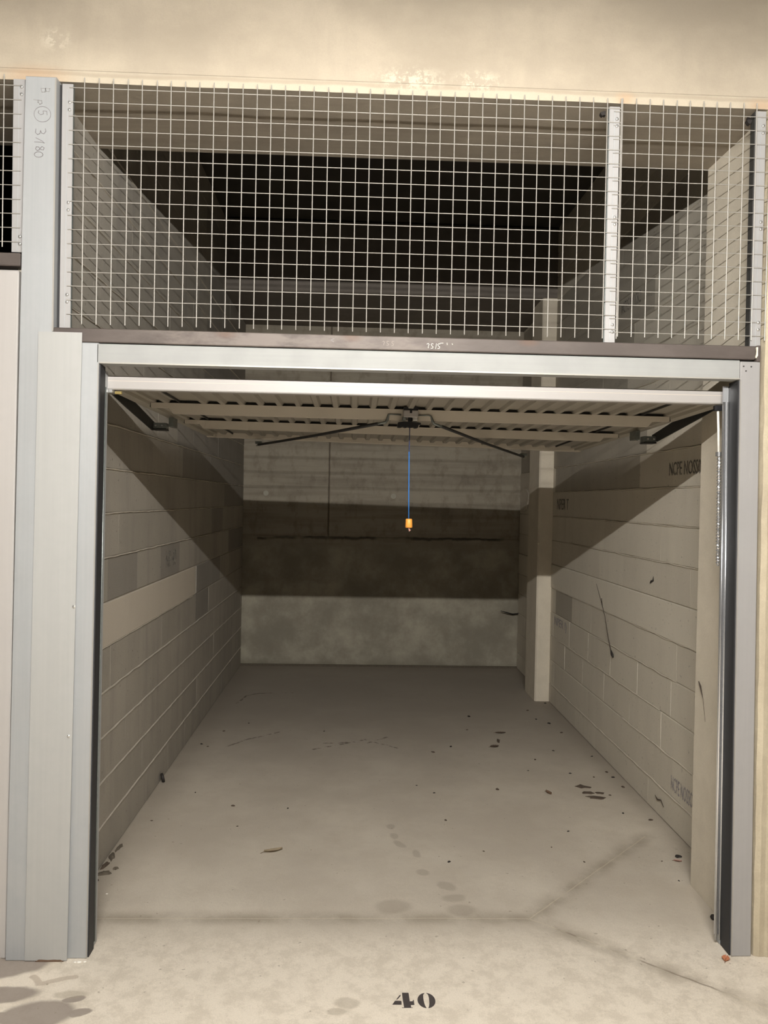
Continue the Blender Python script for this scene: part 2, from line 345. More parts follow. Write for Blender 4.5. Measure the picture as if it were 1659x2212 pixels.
# ---------------------------------------------------------------- mesh helpers
def wloc(p):
    v = Vector()
    while p is not None: v = v+p.location; p = p.parent
    return v
class MB:
    def __init__(s): s.v = []; s.f = []
    def add(s, vs, fs):
        k = len(s.v); s.v += [tuple(v) for v in vs]; s.f += [tuple(i+k for i in f) for f in fs]; return s
    def box(s, x0, x1, y0, y1, z0, z1, fn=None, nx=1, ny=1):
        # closed box, optionally divided along x / y so that it can be bent by fn
        for a in range(nx):
            for b in range(ny):
                xa = x0+(x1-x0)*a/nx; xb = x0+(x1-x0)*(a+1)/nx
                ya = y0+(y1-y0)*b/ny; yb = y0+(y1-y0)*(b+1)/ny
                vs = [(xa, ya, z0), (xb, ya, z0), (xb, yb, z0), (xa, yb, z0), (xa, ya, z1), (xb, ya, z1), (xb, yb, z1), (xa, yb, z1)]
                fs = [(0, 3, 2, 1), (4, 5, 6, 7)]
                if b == 0: fs.append((0, 1, 5, 4))
                if b == ny-1: fs.append((2, 3, 7, 6))
                if a == 0: fs.append((3, 0, 4, 7))
                if a == nx-1: fs.append((1, 2, 6, 5))
                if fn: vs = [fn(*v) for v in vs]
                s.add(vs, fs)
        return s
    def bev(s, x0, x1, y0, y1, z0, z1, b=.002, fn=None):
        # box with every edge chamfered
        vs = []; idx = {}
        X = (x0, x1); Y = (y0, y1); Z = (z0, z1)
        for i in (0, 1):
            for j in (0, 1):
                for k in (0, 1):
                    sx, sy, sz = (1 if i == 0 else -1), (1 if j == 0 else -1), (1 if k == 0 else -1)
                    for ax, v in enumerate(((X[i], Y[j]+sy*b, Z[k]+sz*b), (X[i]+sx*b, Y[j], Z[k]+sz*b), (X[i]+sx*b, Y[j]+sy*b, Z[k]))):
                        idx[(i, j, k, ax)] = len(vs); vs.append(fn(*v) if fn else v)
        q = lambda i, j, k, a: idx[(i, j, k, a)]
        fs = []
        for i in (0, 1): fs.append([q(i, 0, 0, 0), q(i, 1, 0, 0), q(i, 1, 1, 0), q(i, 0, 1, 0)][::(-1 if i == 0 else 1)])
        for j in (0, 1): fs.append([q(0, j, 0, 1), q(1, j, 0, 1), q(1, j, 1, 1), q(0, j, 1, 1)][::(1 if j == 0 else -1)])
        for k in (0, 1): fs.append([q(0, 0, k, 2), q(1, 0, k, 2), q(1, 1, k, 2), q(0, 1, k, 2)][::(-1 if k == 0 else 1)])
        for i in (0, 1):
            for j in (0, 1): fs.append([q(i, j, 0, 0), q(i, j, 1, 0), q(i, j, 1, 1), q(i, j, 0, 1)])
            for k in (0, 1): fs.append([q(i, 0, k, 0), q(i, 1, k, 0), q(i, 1, k, 2), q(i, 0, k, 2)])
        for j in (0, 1):
            for k in (0, 1): fs.append([q(0, j, k, 1), q(1, j, k, 1), q(1, j, k, 2), q(0, j, k, 2)])
        for i in (0, 1):
            for j in (0, 1):
                for k in (0, 1): fs.append([q(i, j, k, 0), q(i, j, k, 1), q(i, j, k, 2)])
        s.add(vs, fs); s.fix = True; return s
    def tube(s, pts, r, n=8, cap=True):
        pts = [Vector(p) for p in pts]; rings = []
        rr = r if isinstance(r, (list, tuple)) else [r]*len(pts)
        prev = None
        for i, p in enumerate(pts):
            d = (pts[min(i+1, len(pts)-1)]-pts[max(i-1, 0)]).normalized()
            if prev is None:
                a = Vector((0, 0, 1)) if abs(d.z) < .9 else Vector((1, 0, 0)); u = d.cross(a).normalized()
            else: u = (prev-d*prev.dot(d)).normalized()
            prev = u; v = d.cross(u)
            rings.append([p+u*math.cos(2*PI*k/n)*rr[i]+v*math.sin(2*PI*k/n)*rr[i] for k in range(n)])
        vs = [q for R_ in rings for q in R_]; fs = []
        for i in range(len(pts)-1):
            for k in range(n): fs.append((i*n+k, i*n+(k+1) % n, (i+1)*n+(k+1) % n, (i+1)*n+k))
        if cap: fs.append(tuple(range(n))[::-1]); fs.append(tuple((len(pts)-1)*n+k for k in range(n)))
        s.add(vs, fs); return s
    def prism(s, poly, axis, a, b):
        # poly: 2D outline; axis 'x','y','z' = extrusion axis
        def P(u, v, t): return {'x': (t, u, v), 'y': (u, t, v), 'z': (u, v, t)}[axis]
        n = len(poly); vs = [P(u, v, a) for u, v in poly]+[P(u, v, b) for u, v in poly]
        fs = [tuple(range(n)), tuple(range(2*n-1, n-1, -1))]+[(k, k+n, (k+1) % n+n, (k+1) % n) for k in range(n)]
        s.add(vs, fs); s.fix = True; return s
    def mesh(s, name):
        me = bpy.data.meshes.new(name); me.from_pydata(s.v, [], s.f)
        bm = bmesh.new(); bm.from_mesh(me); bmesh.ops.recalc_face_normals(bm, faces=bm.faces); bm.to_mesh(me); bm.free()
        me.update(); return me
    def build(s, name, mat, parent=None, origin=None, smooth=False):
        if origin is not None: o_ = Vector(origin); s.v = [tuple(Vector(v)-o_) for v in s.v]
        me = s.mesh(name); me.materials.append(mat)
        if smooth:
            for p in me.polygons: p.use_smooth = True
        o = bpy.data.objects.new(name, me); COL.objects.link(o)
        if origin is not None: o.location = Vector(origin)-wloc(parent)
        elif parent is not None: o.location = -wloc(parent)
        if parent is not None: o.parent = parent
        return o

def empty(name, loc=(0, 0, 0)):
    o = bpy.data.objects.new(name, None); COL.objects.link(o); o.location = loc; o.empty_display_size = .05; return o
def tag(o, label=None, cat=None, group=None, kind=None):
    if label: o['label'] = label
    if cat: o['category'] = cat
    if group: o['group'] = group
    if kind: o['kind'] = kind
    return o
def ground(o, eps=0.0):
    return o

XL, XR, YB = -1.104, 1.665, 4.965        # inner faces of the box walls
BZ = 3.13                                 # underside of the facade beam
LEAN = lambda x, y, z: (x*(1+.0155*(1-z/2.2)) if z < 2.2 else x, y, z)   # the frame members stand slightly splayed

# ---------------------------------------------------------------- floor
def floor_z(x, y):
    def sd(a, b):
        ax, ay = a; bx, by = b; dx, dy = bx-ax, by-ay
        t = max(0, min(1, ((x-ax)*dx+(y-ay)*dy)/(dx*dx+dy*dy)))
        return math.hypot(x-ax-t*dx, y-ay-t*dy)
    d = min(sd((-1.15, .275), (.737, .27)), sd((.737, .27), (1.50, 1.045)), sd((.737, .27), (1.75, -.58)))
    return -.010*math.exp(-d/.10)
def grid_floor():
    mb = MB(); xs = [-6]+[-1.4+.05*i for i in range(67)]+[6]; ys = [-6.4, -3, -1.2]+[-.9+.05*i for i in range(50)]+[1.8, 2.5, 3.5, 5.3]
    vs = [(x, y, floor_z(x, y) if -1.35 < x < 1.9 else 0) for y in ys for x in xs]; W = len(xs)
    mb.add(vs, [(j*W+i, j*W+i+1, (j+1)*W+i+1, (j+1)*W+i) for j in range(len(ys)-1) for i in range(W-1)])
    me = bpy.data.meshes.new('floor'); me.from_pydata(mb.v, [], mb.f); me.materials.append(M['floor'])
    for p in me.polygons: p.use_smooth = True
    o = bpy.data.objects.new('floor', me); COL.objects.link(o); return o
floor = grid_floor(); tag(floor, 'worn beige concrete floor running from the lane into the garage box', kind='structure')

# stencilled number 40, painted on the lane
mb = MB()
def stencil(mb, poly, x0=.155, z0=-.2915, sx=.0615/1.0, sy=.078):
    mb.prism([(x0+u*sx, z0+v*sy) for u, v in poly], 'z', .0002, .0010)
# glyph units: height 1, width in units of 1 = digit
def four():
    W = .0735
    q = lambda l: [(.1555+u*W, -.2915+v*.0785) for u, v in l]
    for l in ([(.485, 1.0), (.785, .99), (.80, .42), (.93, .42), (.965, .52), (.985, .52), (.99, .19), (.83, .19), (.835, .02), (.90, .02), (.90, 0), (.42, 0), (.42, .02), (.515, .02), (.49, .5)],
              [(0, .215), (.12, .44), (.16, .465), (.40, .455), (.425, .41), (.415, .205)],
              [(.20, .55), (.245, .64), (.36, .83), (.415, .85), (.40, .78), (.28, .60), (.215, .54)]):
        mb.prism(q(l), 'z', .0002, .0010)
def zero():
    def half(sgn):
        pts = []
        for k in range(15):
            a = PI/2+PI*k/14; pts.append((.5+.5*math.cos(a)*1.0, .5+.5*math.sin(a)))
        inner = [(.46, 0.0), (.395, .13), (.36, .3), (.345, .5), (.34, .7), (.36, .88), (.45, 1.0)]
        pts = [(u if u < .47 else .45, v) for u, v in pts]+inner[1:-1]
        if sgn < 0: pts = [(1-u, v) for u, v in pts]
        return [(.2405+u*.0595, -.2935+v*.0785) for u, v in pts]
    for sgn in (1, -1): mb.prism(half(sgn), 'z', .0002, .0010)
four(); zero()
num = mb.build('stencilled_number', M['paint'], floor); num['label'] = 'black stencilled number 40 painted on the floor'

# ---------------------------------------------------------------- walls of the box
def block_mesh_cache():
    cache = {}
    def get(L, H, mat, side):
        key = (round(L, 3), round(H, 3), mat, side)
        if key not in cache:
            b = .0035; d = .03; s = side          # side=+1: face looks to +x (left wall)
            c_ = .0; f = [(0, c_, b), (0, L-c_, b), (0, L-c_, H-b), (0, c_, H-b)]
            k = [(-s*b, c_, 0), (-s*b, L-c_, 0), (-s*b, L-c_, H), (-s*b, c_, H)]
            g = [(-s*d, 0, 0), (-s*d, L, 0), (-s*d, L, H), (-s*d, 0, H)]
            fs = [(0, 1, 2, 3)]+[(i, i+4, (i+1) % 4+4, (i+1) % 4) for i in range(4)]+[(i+4, i+8, (i+1) % 4+8, (i+1) % 4+4) for i in range(4)]+[(11, 10, 9, 8)]
            m = MB(); m.add(f+k+g, fs); me = m.mesh('block'); me.materials.append(M[mat]); cache[key] = me
        return cache[key]
    return get
GET = block_mesh_cache()

def block_wall(name, X, side, ztop, y0, y1, offs, bmat, dark, dmat, bandk, bandmat, label, band_end=None):
    # ztop: height of a course line; courses every 0.20 m
    back = MB().box(min(X-side*.006, X-side*.115), max(X-side*.006, X-side*.115), y0, y1, 0, 3.98)
    wall = back.build(name, M['mortar_l' if side > 0 else 'mortar_r']); tag(wall, label, kind='structure')
    JH = .006 if side > 0 else .004; base = ztop-.2*math.floor(ztop/.2)
    if base > .1: base -= .2
    n = 0
    while base+.2*n < 3.95:
        zl = base+.2*n; zh = min(zl+.2, 3.98); z0 = max(zl+JH/2, .002); z1 = zh-JH/2
        k = round((ztop-zh)/.2)                     # index of the line at the top of this course
        off = offs.get(k, (.724+.24*(k % 2)+.07*((k*7) % 3)) % .48)
        JV = .006 if (side < 0 and k in (6, 7)) else 0.0
        ys = []; y = off-.48*math.ceil((off-y0)/.48)
        while y < y1: ys.append(y); y += .48
        for y in ys:
            a = max(y+JV/2, y0+.002); b = min(y+.48-JV/2, y1-.002)
            if b-a < .03: continue
            mt = bmat
            if k == bandk and (band_end is None or (a+b)/2 < band_end):
                mt = bandmat
            for (dk, ya, yb) in dark:
                if dk == k and ya <= (a+b)/2 <= yb: mt = dmat
            H = z1-z0; L = b-a
            zz = z0
            if mt == bandmat: continue
            o = bpy.data.objects.new('block', GET(L, H, mt, side)); COL.objects.link(o); o.parent = wall
            prd = random.uniform(-.0005, .0007)
            o.location = (X+side*prd, a, zz)
            o.rotation_euler = (0, random.uniform(-.004, .004), random.uniform(-.0008, .0008))
        n += 1
    zb = ztop-.2*bandk; ye = y1-.003 if band_end is None else band_end-.01
    x_ = X+side*.004; MB().bev(min(x_, X-side*.03), max(x_, X-side*.03), y0+.003, ye, zb-.199, zb-.001, .004).build('render_band', M[bandmat], wall)
    return wall
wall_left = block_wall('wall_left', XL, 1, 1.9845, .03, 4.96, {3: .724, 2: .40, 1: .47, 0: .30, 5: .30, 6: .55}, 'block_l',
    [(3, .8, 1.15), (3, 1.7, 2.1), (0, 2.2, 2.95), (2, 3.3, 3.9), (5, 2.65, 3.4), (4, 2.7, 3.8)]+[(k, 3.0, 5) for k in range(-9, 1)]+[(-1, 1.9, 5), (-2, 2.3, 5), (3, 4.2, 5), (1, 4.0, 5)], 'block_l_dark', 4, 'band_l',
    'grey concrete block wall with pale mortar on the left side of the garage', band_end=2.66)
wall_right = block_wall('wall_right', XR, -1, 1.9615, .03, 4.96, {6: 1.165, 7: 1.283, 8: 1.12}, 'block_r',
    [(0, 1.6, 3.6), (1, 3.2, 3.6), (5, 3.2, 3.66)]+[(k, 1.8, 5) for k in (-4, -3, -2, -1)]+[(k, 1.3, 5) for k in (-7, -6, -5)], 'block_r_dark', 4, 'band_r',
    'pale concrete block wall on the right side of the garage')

# dark recessed perpends and mortar smears that show on the right wall are geometry of the joints; add the raised pointing around one block
def smear(parent, X, side, y0, y1, z, mat, amp=.006, th=.009):
    mb = MB(); n = max(6, int((y1-y0)/.035)); top = []; bot = []
    for i in range(n+1):
        y = y0+(y1-y0)*i/n; e = noise.noise(Vector((y*9, z*5, X)))*amp
        h = th*(.55+.6*abs(noise.noise(Vector((y*17, z*3, 1.7)))))
        top.append((y, z+e+h/2)); bot.append((y, z+e-h/2))
    poly = top+bot[::-1]
    vs = []; fs = []
    for i in range(n+1):
        d = .0045*min(1, i/1.0, (n-i)/1.0)+.0005
        vs += [(X-side*.006, top[i][0], top[i][1]), (X+side*d, top[i][0], (top[i][1]*2+bot[i][1])/3), (X+side*d, bot[i][0], (top[i][1]+bot[i][1]*2)/3), (X-side*.006, bot[i][0], bot[i][1])]
    for i in range(n):
        for k in range(3): fs.append((i*4+k, i*4+k+1, i*4+5+k, i*4+4+k))
    mb.add(vs, fs); return mb.build('mortar_line', mat, parent)
for k in range(-6, 10):
    z = 1.9845-.2*k
    if .02 < z < 3.9 and k not in (4,):
        smear(wall_left, XL, 1, .05, 2.6 if k == 5 else 4.93, z, M['mortar_l'], .005, .0135)
for k, a, b in ((1, .57, 3.64), (2, .57, 3.64), (3, .57, 3.2), (0, .6, 3.64), (6, 1.10, 2.4), (5, .6, 3.6), (-2, .6, 3.6), (7, 1.3, 3.4), (8, .6, 1.9), (9, .7, 3.6)):
    smear(wall_right, XR, -1, a, b, 1.9615-.2*k, M['mortar_r'], .006, .011)

def text_mesh(body, w_, h_, th=.0008):
    cu = bpy.data.curves.new('txt', 'FONT'); cu.body = body; cu.extrude = .01; cu.resolution_u = 2
    o = bpy.data.objects.new('txt', cu); COL.objects.link(o)
    bpy.context.view_layer.update(); dg = bpy.context.evaluated_depsgraph_get()
    me = bpy.data.meshes.new_from_object(o.evaluated_get(dg))
    COL.objects.unlink(o); bpy.data.objects.remove(o)
    xs = [v.co.x for v in me.vertices]; ys = [v.co.y for v in me.vertices]
    x0, x1, y0, y1 = min(xs), max(xs), min(ys), max(ys)
    for v in me.vertices:
        v.co = Vector(((v.co.x-x0)/(x1-x0)*w_, (v.co.y-y0)/(y1-y0)*h_, v.co.z/.01*th/2+th/2))
    me.materials.clear(); return me
def stamp(parent, body, side, X, ystart, z, w_, h_, mat, slope=0.0):
    me = text_mesh(body, w_, h_); me.materials.append(mat)
    # right wall (side -1): reading direction is from deep to near (-y); left wall: from near to deep (+y)
    s = side
    for v in me.vertices:
        u, vv, t = v.co
        v.co = Vector((X+s*(.0022+t), ystart+s*u, z+vv+slope*u))
    o = bpy.data.objects.new('ink_stamp', me); COL.objects.link(o); o.parent = parent; o['label'] = 'ink stamp printed on a block'
    return o
stamp(wall_right, 'NCPE NOSSO', -1, XR, 1.13, .20, .26, .075, M['ink'])
stamp(wall_right, 'NPER I)', -1, XR, 3.52, .655, .36, .085, M['ink'])
stamp(wall_right, 'NCPE NOSS0', -1, XR, 1.25, 1.825, .38, .07, M['ink_dark'])
stamp(wall_right, 'NPER T', -1, XR, 3.52, 1.62, .34, .085, M['ink_dark'])
stamp(wall_right, 'NCPE NOSSO', -1, XR, 2.06, 2.865, .34, .075, M['ink_dark'])
stamp(wall_left, 'NB 40', 1, XL, 1.80, 1.245, .26, .10, M['ink_dark'])

# concrete pillars engaged in the right wall
def pillar(x0, x1, y0, y1, z1, name, lab):
    mb = MB(); b = .012
    poly = [(x1, y0), (x0+b, y0), (x0, y0+b), (x0, y1-b), (x0+b, y1), (x1, y1)]
    n = 14; vs = []; fs = []; N = len(poly)
    for i in range(n+1):
        z = z1*i/n
        for j, (x, y) in enumerate(poly):
            e = .003*noise.noise(Vector((x*3, y*3, z*2.3))); vs.append((x+(e if x < x1 else 0), y+(e if 0 < j < 5 else 0), z))
    for i in range(n):
        for j in range(N): fs.append((i*N+j, i*N+(j+1) % N, (i+1)*N+(j+1) % N, (i+1)*N+j))
    fs += [tuple(range(N))[::-1], tuple(n*N+j for j in range(N))]
    mb.add(vs, fs); o = mb.build(name, M['pillar'], wall_right); o['label'] = lab; return o
pillar(1.507, 1.70, .052, .54, BZ, 'concrete_pillar', 'smooth concrete pillar just inside the opening')
pillar(1.545, 1.70, 3.664, 4.05, 3.383, 'concrete_pillar', 'narrow concrete pillar near the back wall')
# repair patch in the far corner
mb = MB(); mb.prism([(3.98+4.4*0+.17*math.cos(a)*(1+.15*math.sin(3*a))+.75, 1.70+.11*math.sin(a)) for a in [2*PI*k/14 for k in range(14)]], 'x', XR-.012, XR+.002)
o = mb.build('mortar_patch', M['mortar_r'], wall_right)

# back wall: three pours of cast concrete with recessed joints
wall_back = MB().box(-1.3, 1.9, YB+.012, YB+.2, 0, 3.98).build('wall_back', M['dark_angle']); tag(wall_back, 'cast concrete wall closing the back of the garage', kind='structure')
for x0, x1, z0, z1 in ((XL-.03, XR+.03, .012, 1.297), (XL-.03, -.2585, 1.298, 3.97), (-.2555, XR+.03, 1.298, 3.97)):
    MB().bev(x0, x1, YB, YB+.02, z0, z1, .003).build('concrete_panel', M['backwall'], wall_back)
for x, z in ((-.881, 1.718), (.388, 1.71)):
    MB().tube([(x, YB-.002, z), (x, YB+.01, z)], .026, 14).build('tie_hole_plug', M['plug'], wall_back)
tag(MB().box(XL, XR, YB-.02, YB+.0, 0, .018).build('trim_1', M['moss'], None), 'low rough mortar fillet along the foot of the back wall', kind='structure')

# beams, ceilings and the volume above
def rough_beam(x0, x1, y0, y1, z0, z1, mat, name, parent=None, nx=60, sl=0.0):
    mb = MB(); vs = []; N = 6; fs = []
    for i in range(nx+1):
        x = x0+(x1-x0)*i/nx
        e = .004*noise.noise(Vector((x*2.1, 0, 5)))+.0015*noise.noise(Vector((x*19, 3, 5)))
        p = [(y0, z1), (y0, z0+.045), (y0-.004, z0+.04), (y0-.002, z0+e), (y1, z0+e*.5), (y1, z1)]
        vs += [(x, a, b) for a, b in p]
    for i in range(nx):
        for k in range(N): fs.append((i*N+k, (i+1)*N+k, (i+1)*N+(k+1) % N, i*N+(k+1) % N))
    fs += [tuple(range(N)), tuple(nx*N+k for k in range(N))[::-1]]
    mb.add(vs, fs); return mb.build(name, mat, parent)
beam = rough_beam(-6, 6, .012, .54, BZ, 4.0, M['beam'], 'wall_front'); tag(beam, 'deep cream concrete beam across the front above the wire mesh', kind='structure')
beam.data.materials.append(M['soffit'])
for p in beam.data.polygons:
    if p.normal.z < -.7 or p.normal.y > .7: p.material_index = 1
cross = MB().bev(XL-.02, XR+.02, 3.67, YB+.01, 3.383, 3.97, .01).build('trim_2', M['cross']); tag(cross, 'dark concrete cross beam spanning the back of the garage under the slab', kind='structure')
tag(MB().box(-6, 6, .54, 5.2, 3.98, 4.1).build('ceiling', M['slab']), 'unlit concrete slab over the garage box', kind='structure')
tag(MB().box(-6, 6, -6.4, .1, 4.0, 4.12).build('ceiling_lane', M['corridor']), 'concrete slab over the lane', kind='structure')
tag(MB().box(-6, 6, -6.5, -6.4, 0, 4.0).build('wall_opposite', M['corridor']), 'concrete wall on the other side of the lane', kind='structure')
for nm, x0, x1 in (('wall_lane_left', -6.1, -6), ('wall_lane_right', 6, 6.1)):
    tag(MB().box(x0, x1, -6.4, 5.2, 0, 4.0).build(nm, M['corridor']), 'concrete wall closing the lane at the '+nm.split('_')[-1], kind='structure')
tag(MB().box(-6, -1.3, 5.0, 5.2, 0, 4.0).build('wall_back_left', M['slab']), 'unlit back wall of the neighbouring garage', kind='structure')
# pier to the right of the frame
mb = MB(); nz = 60; vs = []; fs = []
cols = [(1.492, .03), (1.497, -.004), (1.515, -.012), (1.535, -.009), (1.545, -.013), (1.60, -.012), (2.2, -.012), (6.0, -.012)]
for i in range(nz+1):
    z = BZ*i/nz
    for j, (x, y) in enumerate(cols):
        e = noise.noise(Vector((x*25, 1, z*9)))*.006 if j in (1, 2, 3, 4) else 0
        vs.append((x+(z < 2.2)*.0155*(1-z/2.2)*x*.6+(e if j in (1, 2) else 0), y+e*.5, z))
W = len(cols)
for i in range(nz):
    for j in range(W-1): fs.append((i*W+j, i*W+j+1, (i+1)*W+j+1, (i+1)*W+j))
mb.add(vs, fs)
pier = mb.build('wall_front_right', M['pier']); tag(pier, 'rough cream concrete pier beside the right jamb', kind='structure')
MB().box(1.51, 6, .0, .3, 0, BZ).build('core', M['pillar'], pier)
tag(MB().box(-6, -3.75, 0, .3, 0, BZ).build('wall_front_left', M['corridor']), 'concrete wall left of the neighbouring garage', kind='structure')

# ---------------------------------------------------------------- the lamp over the lane
lamp = empty('fluorescent_lamp', (LAMP.x, LAMP.y, LAMP.z)); tag(lamp, 'bare fluorescent batten lamp hanging over the lane', 'lamp')
MB().tube([(LAMP.x-TUBE_LEN/2, LAMP.y, LAMP.z), (LAMP.x+TUBE_LEN/2, LAMP.y, LAMP.z)], TUBE_R, 12).build('tube', M['tube'], lamp)
MB().bev(LAMP.x-.79, LAMP.x+.79, LAMP.y-.025, LAMP.y+.025, LAMP.z+.052, LAMP.z+.095, .004).build('housing', M['lamp_body'], lamp)
rf = MB(); q = [(-.055, .016), (-.030, .045), (.030, .045), (.055, .016), (.057, .016), (.032, .048), (-.032, .048), (-.057, .016)]
rf.prism([(LAMP.y+a, LAMP.z+b) for a, b in q], 'x', LAMP.x-.79, LAMP.x+.79); rf.build('added_reflector', M['lamp_body'], lamp)  # unseen reflector, added so its flanges cut the light reaching the beam
for s in (-1, 1):
    MB().bev(LAMP.x+s*.745-.018, LAMP.x+s*.745+.018, LAMP.y-.02, LAMP.y+.02, LAMP.z-.02, LAMP.z+.047, .003).build('socket', M['lamp_body'], lamp)
    MB().tube([(LAMP.x+s*.4, LAMP.y, LAMP.z+.08), (LAMP.x+s*.4, LAMP.y, 4.0)], .004, 6).build('rod', M['screw'], lamp)

# ---------------------------------------------------------------- galvanised post and writing
post = empty('steel_post', (-1.15, 0, 0)); tag(post, 'tall galvanised post between the two garages with marker writing near its top', 'post')
mb = MB()
def skew_box(mb, xl, xr, y0, y1, z0, z1, n=1):
    mb.box(0, 1, y0, y1, z0, z1, fn=lambda x, y, z: (xl(z)+(xr(z)-xl(z))*x, y, z))
mb.bev(0, 1, -.022, .03, .0, 3.13, .003, fn=lambda x, y, z: ((-1.179-.033*max(0, 1-z/2.25)) + x*((-1.073-.01*max(0, 1-z/2.25))-(-1.179-.033*max(0, 1-z/2.25))), y, z))
# rounded return lips at both edges
mb.build('post_body', M['galv'], post)
for s, x in ((0, -1.0775),):
    MB().box(x, x+.0055, -.0235, -.0218, 2.24, 3.125).build('folded_edge', M['wire'], post)
def ribbon(mb, pts, w_, y, th=.0006):
    # flat pen stroke lying in a plane of constant y, pts in (x,z)
    for (a, b) in zip(pts[:-1], pts[1:]):
        a = Vector(a); b = Vector(b); d = b-a
        if d.length < 1e-6: continue
        d.normalize(); n = Vector((-d.y, d.x))*w_/2; a2 = a-d*w_*.3; b2 = b+d*w_*.3
        mb.prism([tuple(a2+n), tuple(b2+n), tuple(b2-n), tuple(a2-n)], 'y', y-th, y+.0002)
def down(pts, ox, oz, s): return [(ox+v*s, oz-u*s) for u, v in pts]
G3 = [(0, .95), (.25, 1.0), (.5, .82), (.45, .6), (.2, .5), (.5, .42), (.6, .2), (.4, 0), (.05, .05)]
G1 = [(0, .15), (.28, .75), (.5, 1.0), (.42, .6), (.42, .0)]
G8 = [(.3, .5), (.05, .75), (.2, 1.0), (.45, .9), (.4, .6), (.12, .35), (.1, .1), (.35, 0), (.55, .2), (.45, .42), (.3, .5)]
G0 = [(.3+.32*math.cos(a), .5+.5*math.sin(a)) for a in [2*PI*k/12 for k in range(13)]]
G5 = [(.5, 1.0), (.1, .95), (.08, .55), (.4, .6), (.5, .3), (.3, .02), (.05, .1)]
GP = [(0, 0), (.1, .9), (.4, .95), (.5, .7), (.3, .5), (.08, .5)]
ys = -.0222
def glyph(name, pts, w_, y, mat, par):
    m_ = MB(); ribbon(m_, pts, w_, y)
    # one closed stroke per character
    return m_.build(name, mat, par)
for g, oz, ox, s_ in ((G3, 2.948, -1.143, .036), (G1, 2.915, -1.146, .034), (G8, 2.887, -1.142, .030), (G0, 2.866, -1.146, .030)):
    glyph('marker_character', down(g, ox, oz, s_), .0023, ys, M['marker'], post)
glyph('marker_ring', [(-1.1195+.029*math.cos(a), 2.998+.027*math.sin(a)) for a in [2*PI*k/20 for k in range(21)]], .0017, ys, M['marker'], post)
glyph('marker_character', down(G5, -1.135, 3.012, .032), .0020, ys, M['marker'], post)
glyph('faded_character', down(GP, -1.150, 3.048, .030), .0035, ys, M['marker_faint'], post)
glyph('faded_character', down([(0, 0), (0, 1), (.35, .9), (.3, .55), (0, .5), (.4, .45), (.45, .1), (0, 0)], -1.125, 3.088, .030), .003, ys, M['marker_faint'], post)

# ---------------------------------------------------------------- brown rail over the door
rail = empty('steel_rail', (.2, 0, 2.2)); tag(rail, 'dark brown primed steel box rail lying along the top of the door frame', 'rail')
MB().bev(-1.077, 1.458, -.012, .05, 2.2075, 2.2565, .003).build('box_section', M['rail'], rail)
MB().bev(1.462, 1.476, -.014, .05, 2.200, 2.259, .002).build('end_plate', M['rail'], rail)
mb = MB(); mb.prism([(1.4585, 2.252), (1.4655, 2.252), (1.4650, 2.235), (1.4655, 2.222), (1.4600, 2.212), (1.4570, 2.215), (1.4600, 2.226), (1.4610, 2.238)], 'y', -.0145, -.008)
mb.build('weld_gap', M['plaster'], rail)
yr = -.0122
GS = [(.5, .9), (.25, 1.0), (.05, .8), (.2, .55), (.45, .4), (.4, .1), (.05, .05)]
G2 = [(0, .85), (.25, 1), (.45, .8), (.3, .45), (.25, .2), (.3, .1)]
def up(g, ox, oz, s): return [(ox+u*s, oz+v*s) for u, v in g]
for g, ox in ((G2, .250), (GS, .264), ([(.3, 1), (.15, 0)], .279), (GS, .288)):
    glyph('chalk_character', up(g, ox, 2.216, .0185), .0018, yr, M['chalk'], rail)
for pts in ([(.297, 2.236), (.309, 2.237)], [(.3225, 2.238), (.3235, 2.231)], [(.341, 2.236), (.343, 2.232)]):
    glyph('chalk_tick', pts, .0018, yr, M['chalk'], rail)
for g, ox in ((G2, .090), (GS, .104), (GS, .122)): glyph('faint_chalk_character', up(g, ox, 2.222, .0165), .0016, yr, M['chalk_faint'], rail)
mb = MB(); ribbon(mb, [(-.084, 2.243), (-.096, 2.237), (-.085, 2.231)], .002, yr); mb.build('dark_mark', M['marker'], rail)

# ---------------------------------------------------------------- door frame
frame = empty('door_frame', (.2, 0, 0)); tag(frame, 'galvanised steel frame around the open garage door', 'door frame')
MB().bev(-.925, 1.403, -.010, .045, 2.1335, 2.2035, .003).build('lintel', M['galv_h'], frame)
MB().box(-.915, 1.403, -.0115, -.0098, 2.1335, 2.1385).build('lintel_lip', M['wire'], frame)
MB().bev(1.404, 1.478, -.010, .045, .0, 2.200, .003, fn=LEAN).build('jamb', M['galv_r'], frame)
MB().bev(-1.02, -.9165, -.010, .045, .0, 2.206, .003, fn=LEAN).build('jamb', M['galv'], frame)
for a, b in ((1.4035, 1.4065), (-.9195, -.9165)): MB().box(a, b, -.0115, -.0098, .003, 2.131, fn=LEAN).build('bright_edge', M['wire'], frame)
MB().box(1.399, 1.404, -.002, .066, .001, 2.131, fn=LEAN).build('door_seal', M['rubber'], frame)
MB().box(-.9165, -.9125, -.002, .052, .001, 2.131, fn=LEAN).build('door_seal', M['rubber'], frame)
cl = lambda z: -1.122-.021*(1-z/2.233); cr = lambda z: -.9705-.0245*(1-z/2.233)
MB().box(0, 1, -.0275, -.0245, .004, 2.237, fn=lambda x, y, z: (cl(z)+(cr(z)-cl(z))*x, y, z)).build('cover_plate', M['galv_warm'], frame)
for x, z in ((-.986, 1.269), (-.998, .808)):
    MB().tube([(x, -.0275, z), (x, -.0305, z), (x, -.032, z)], [.0055, .0055, .003], 8).build('screw', M['screw'], frame)
for x, z in ((1.415, 2.182), (1.4435, 2.181), (1.424, 2.165)):
    MB().tube([(x, -.0102, z), (x, -.012, z)], .0028, 8).build('rivet', M['dark_angle'], frame)
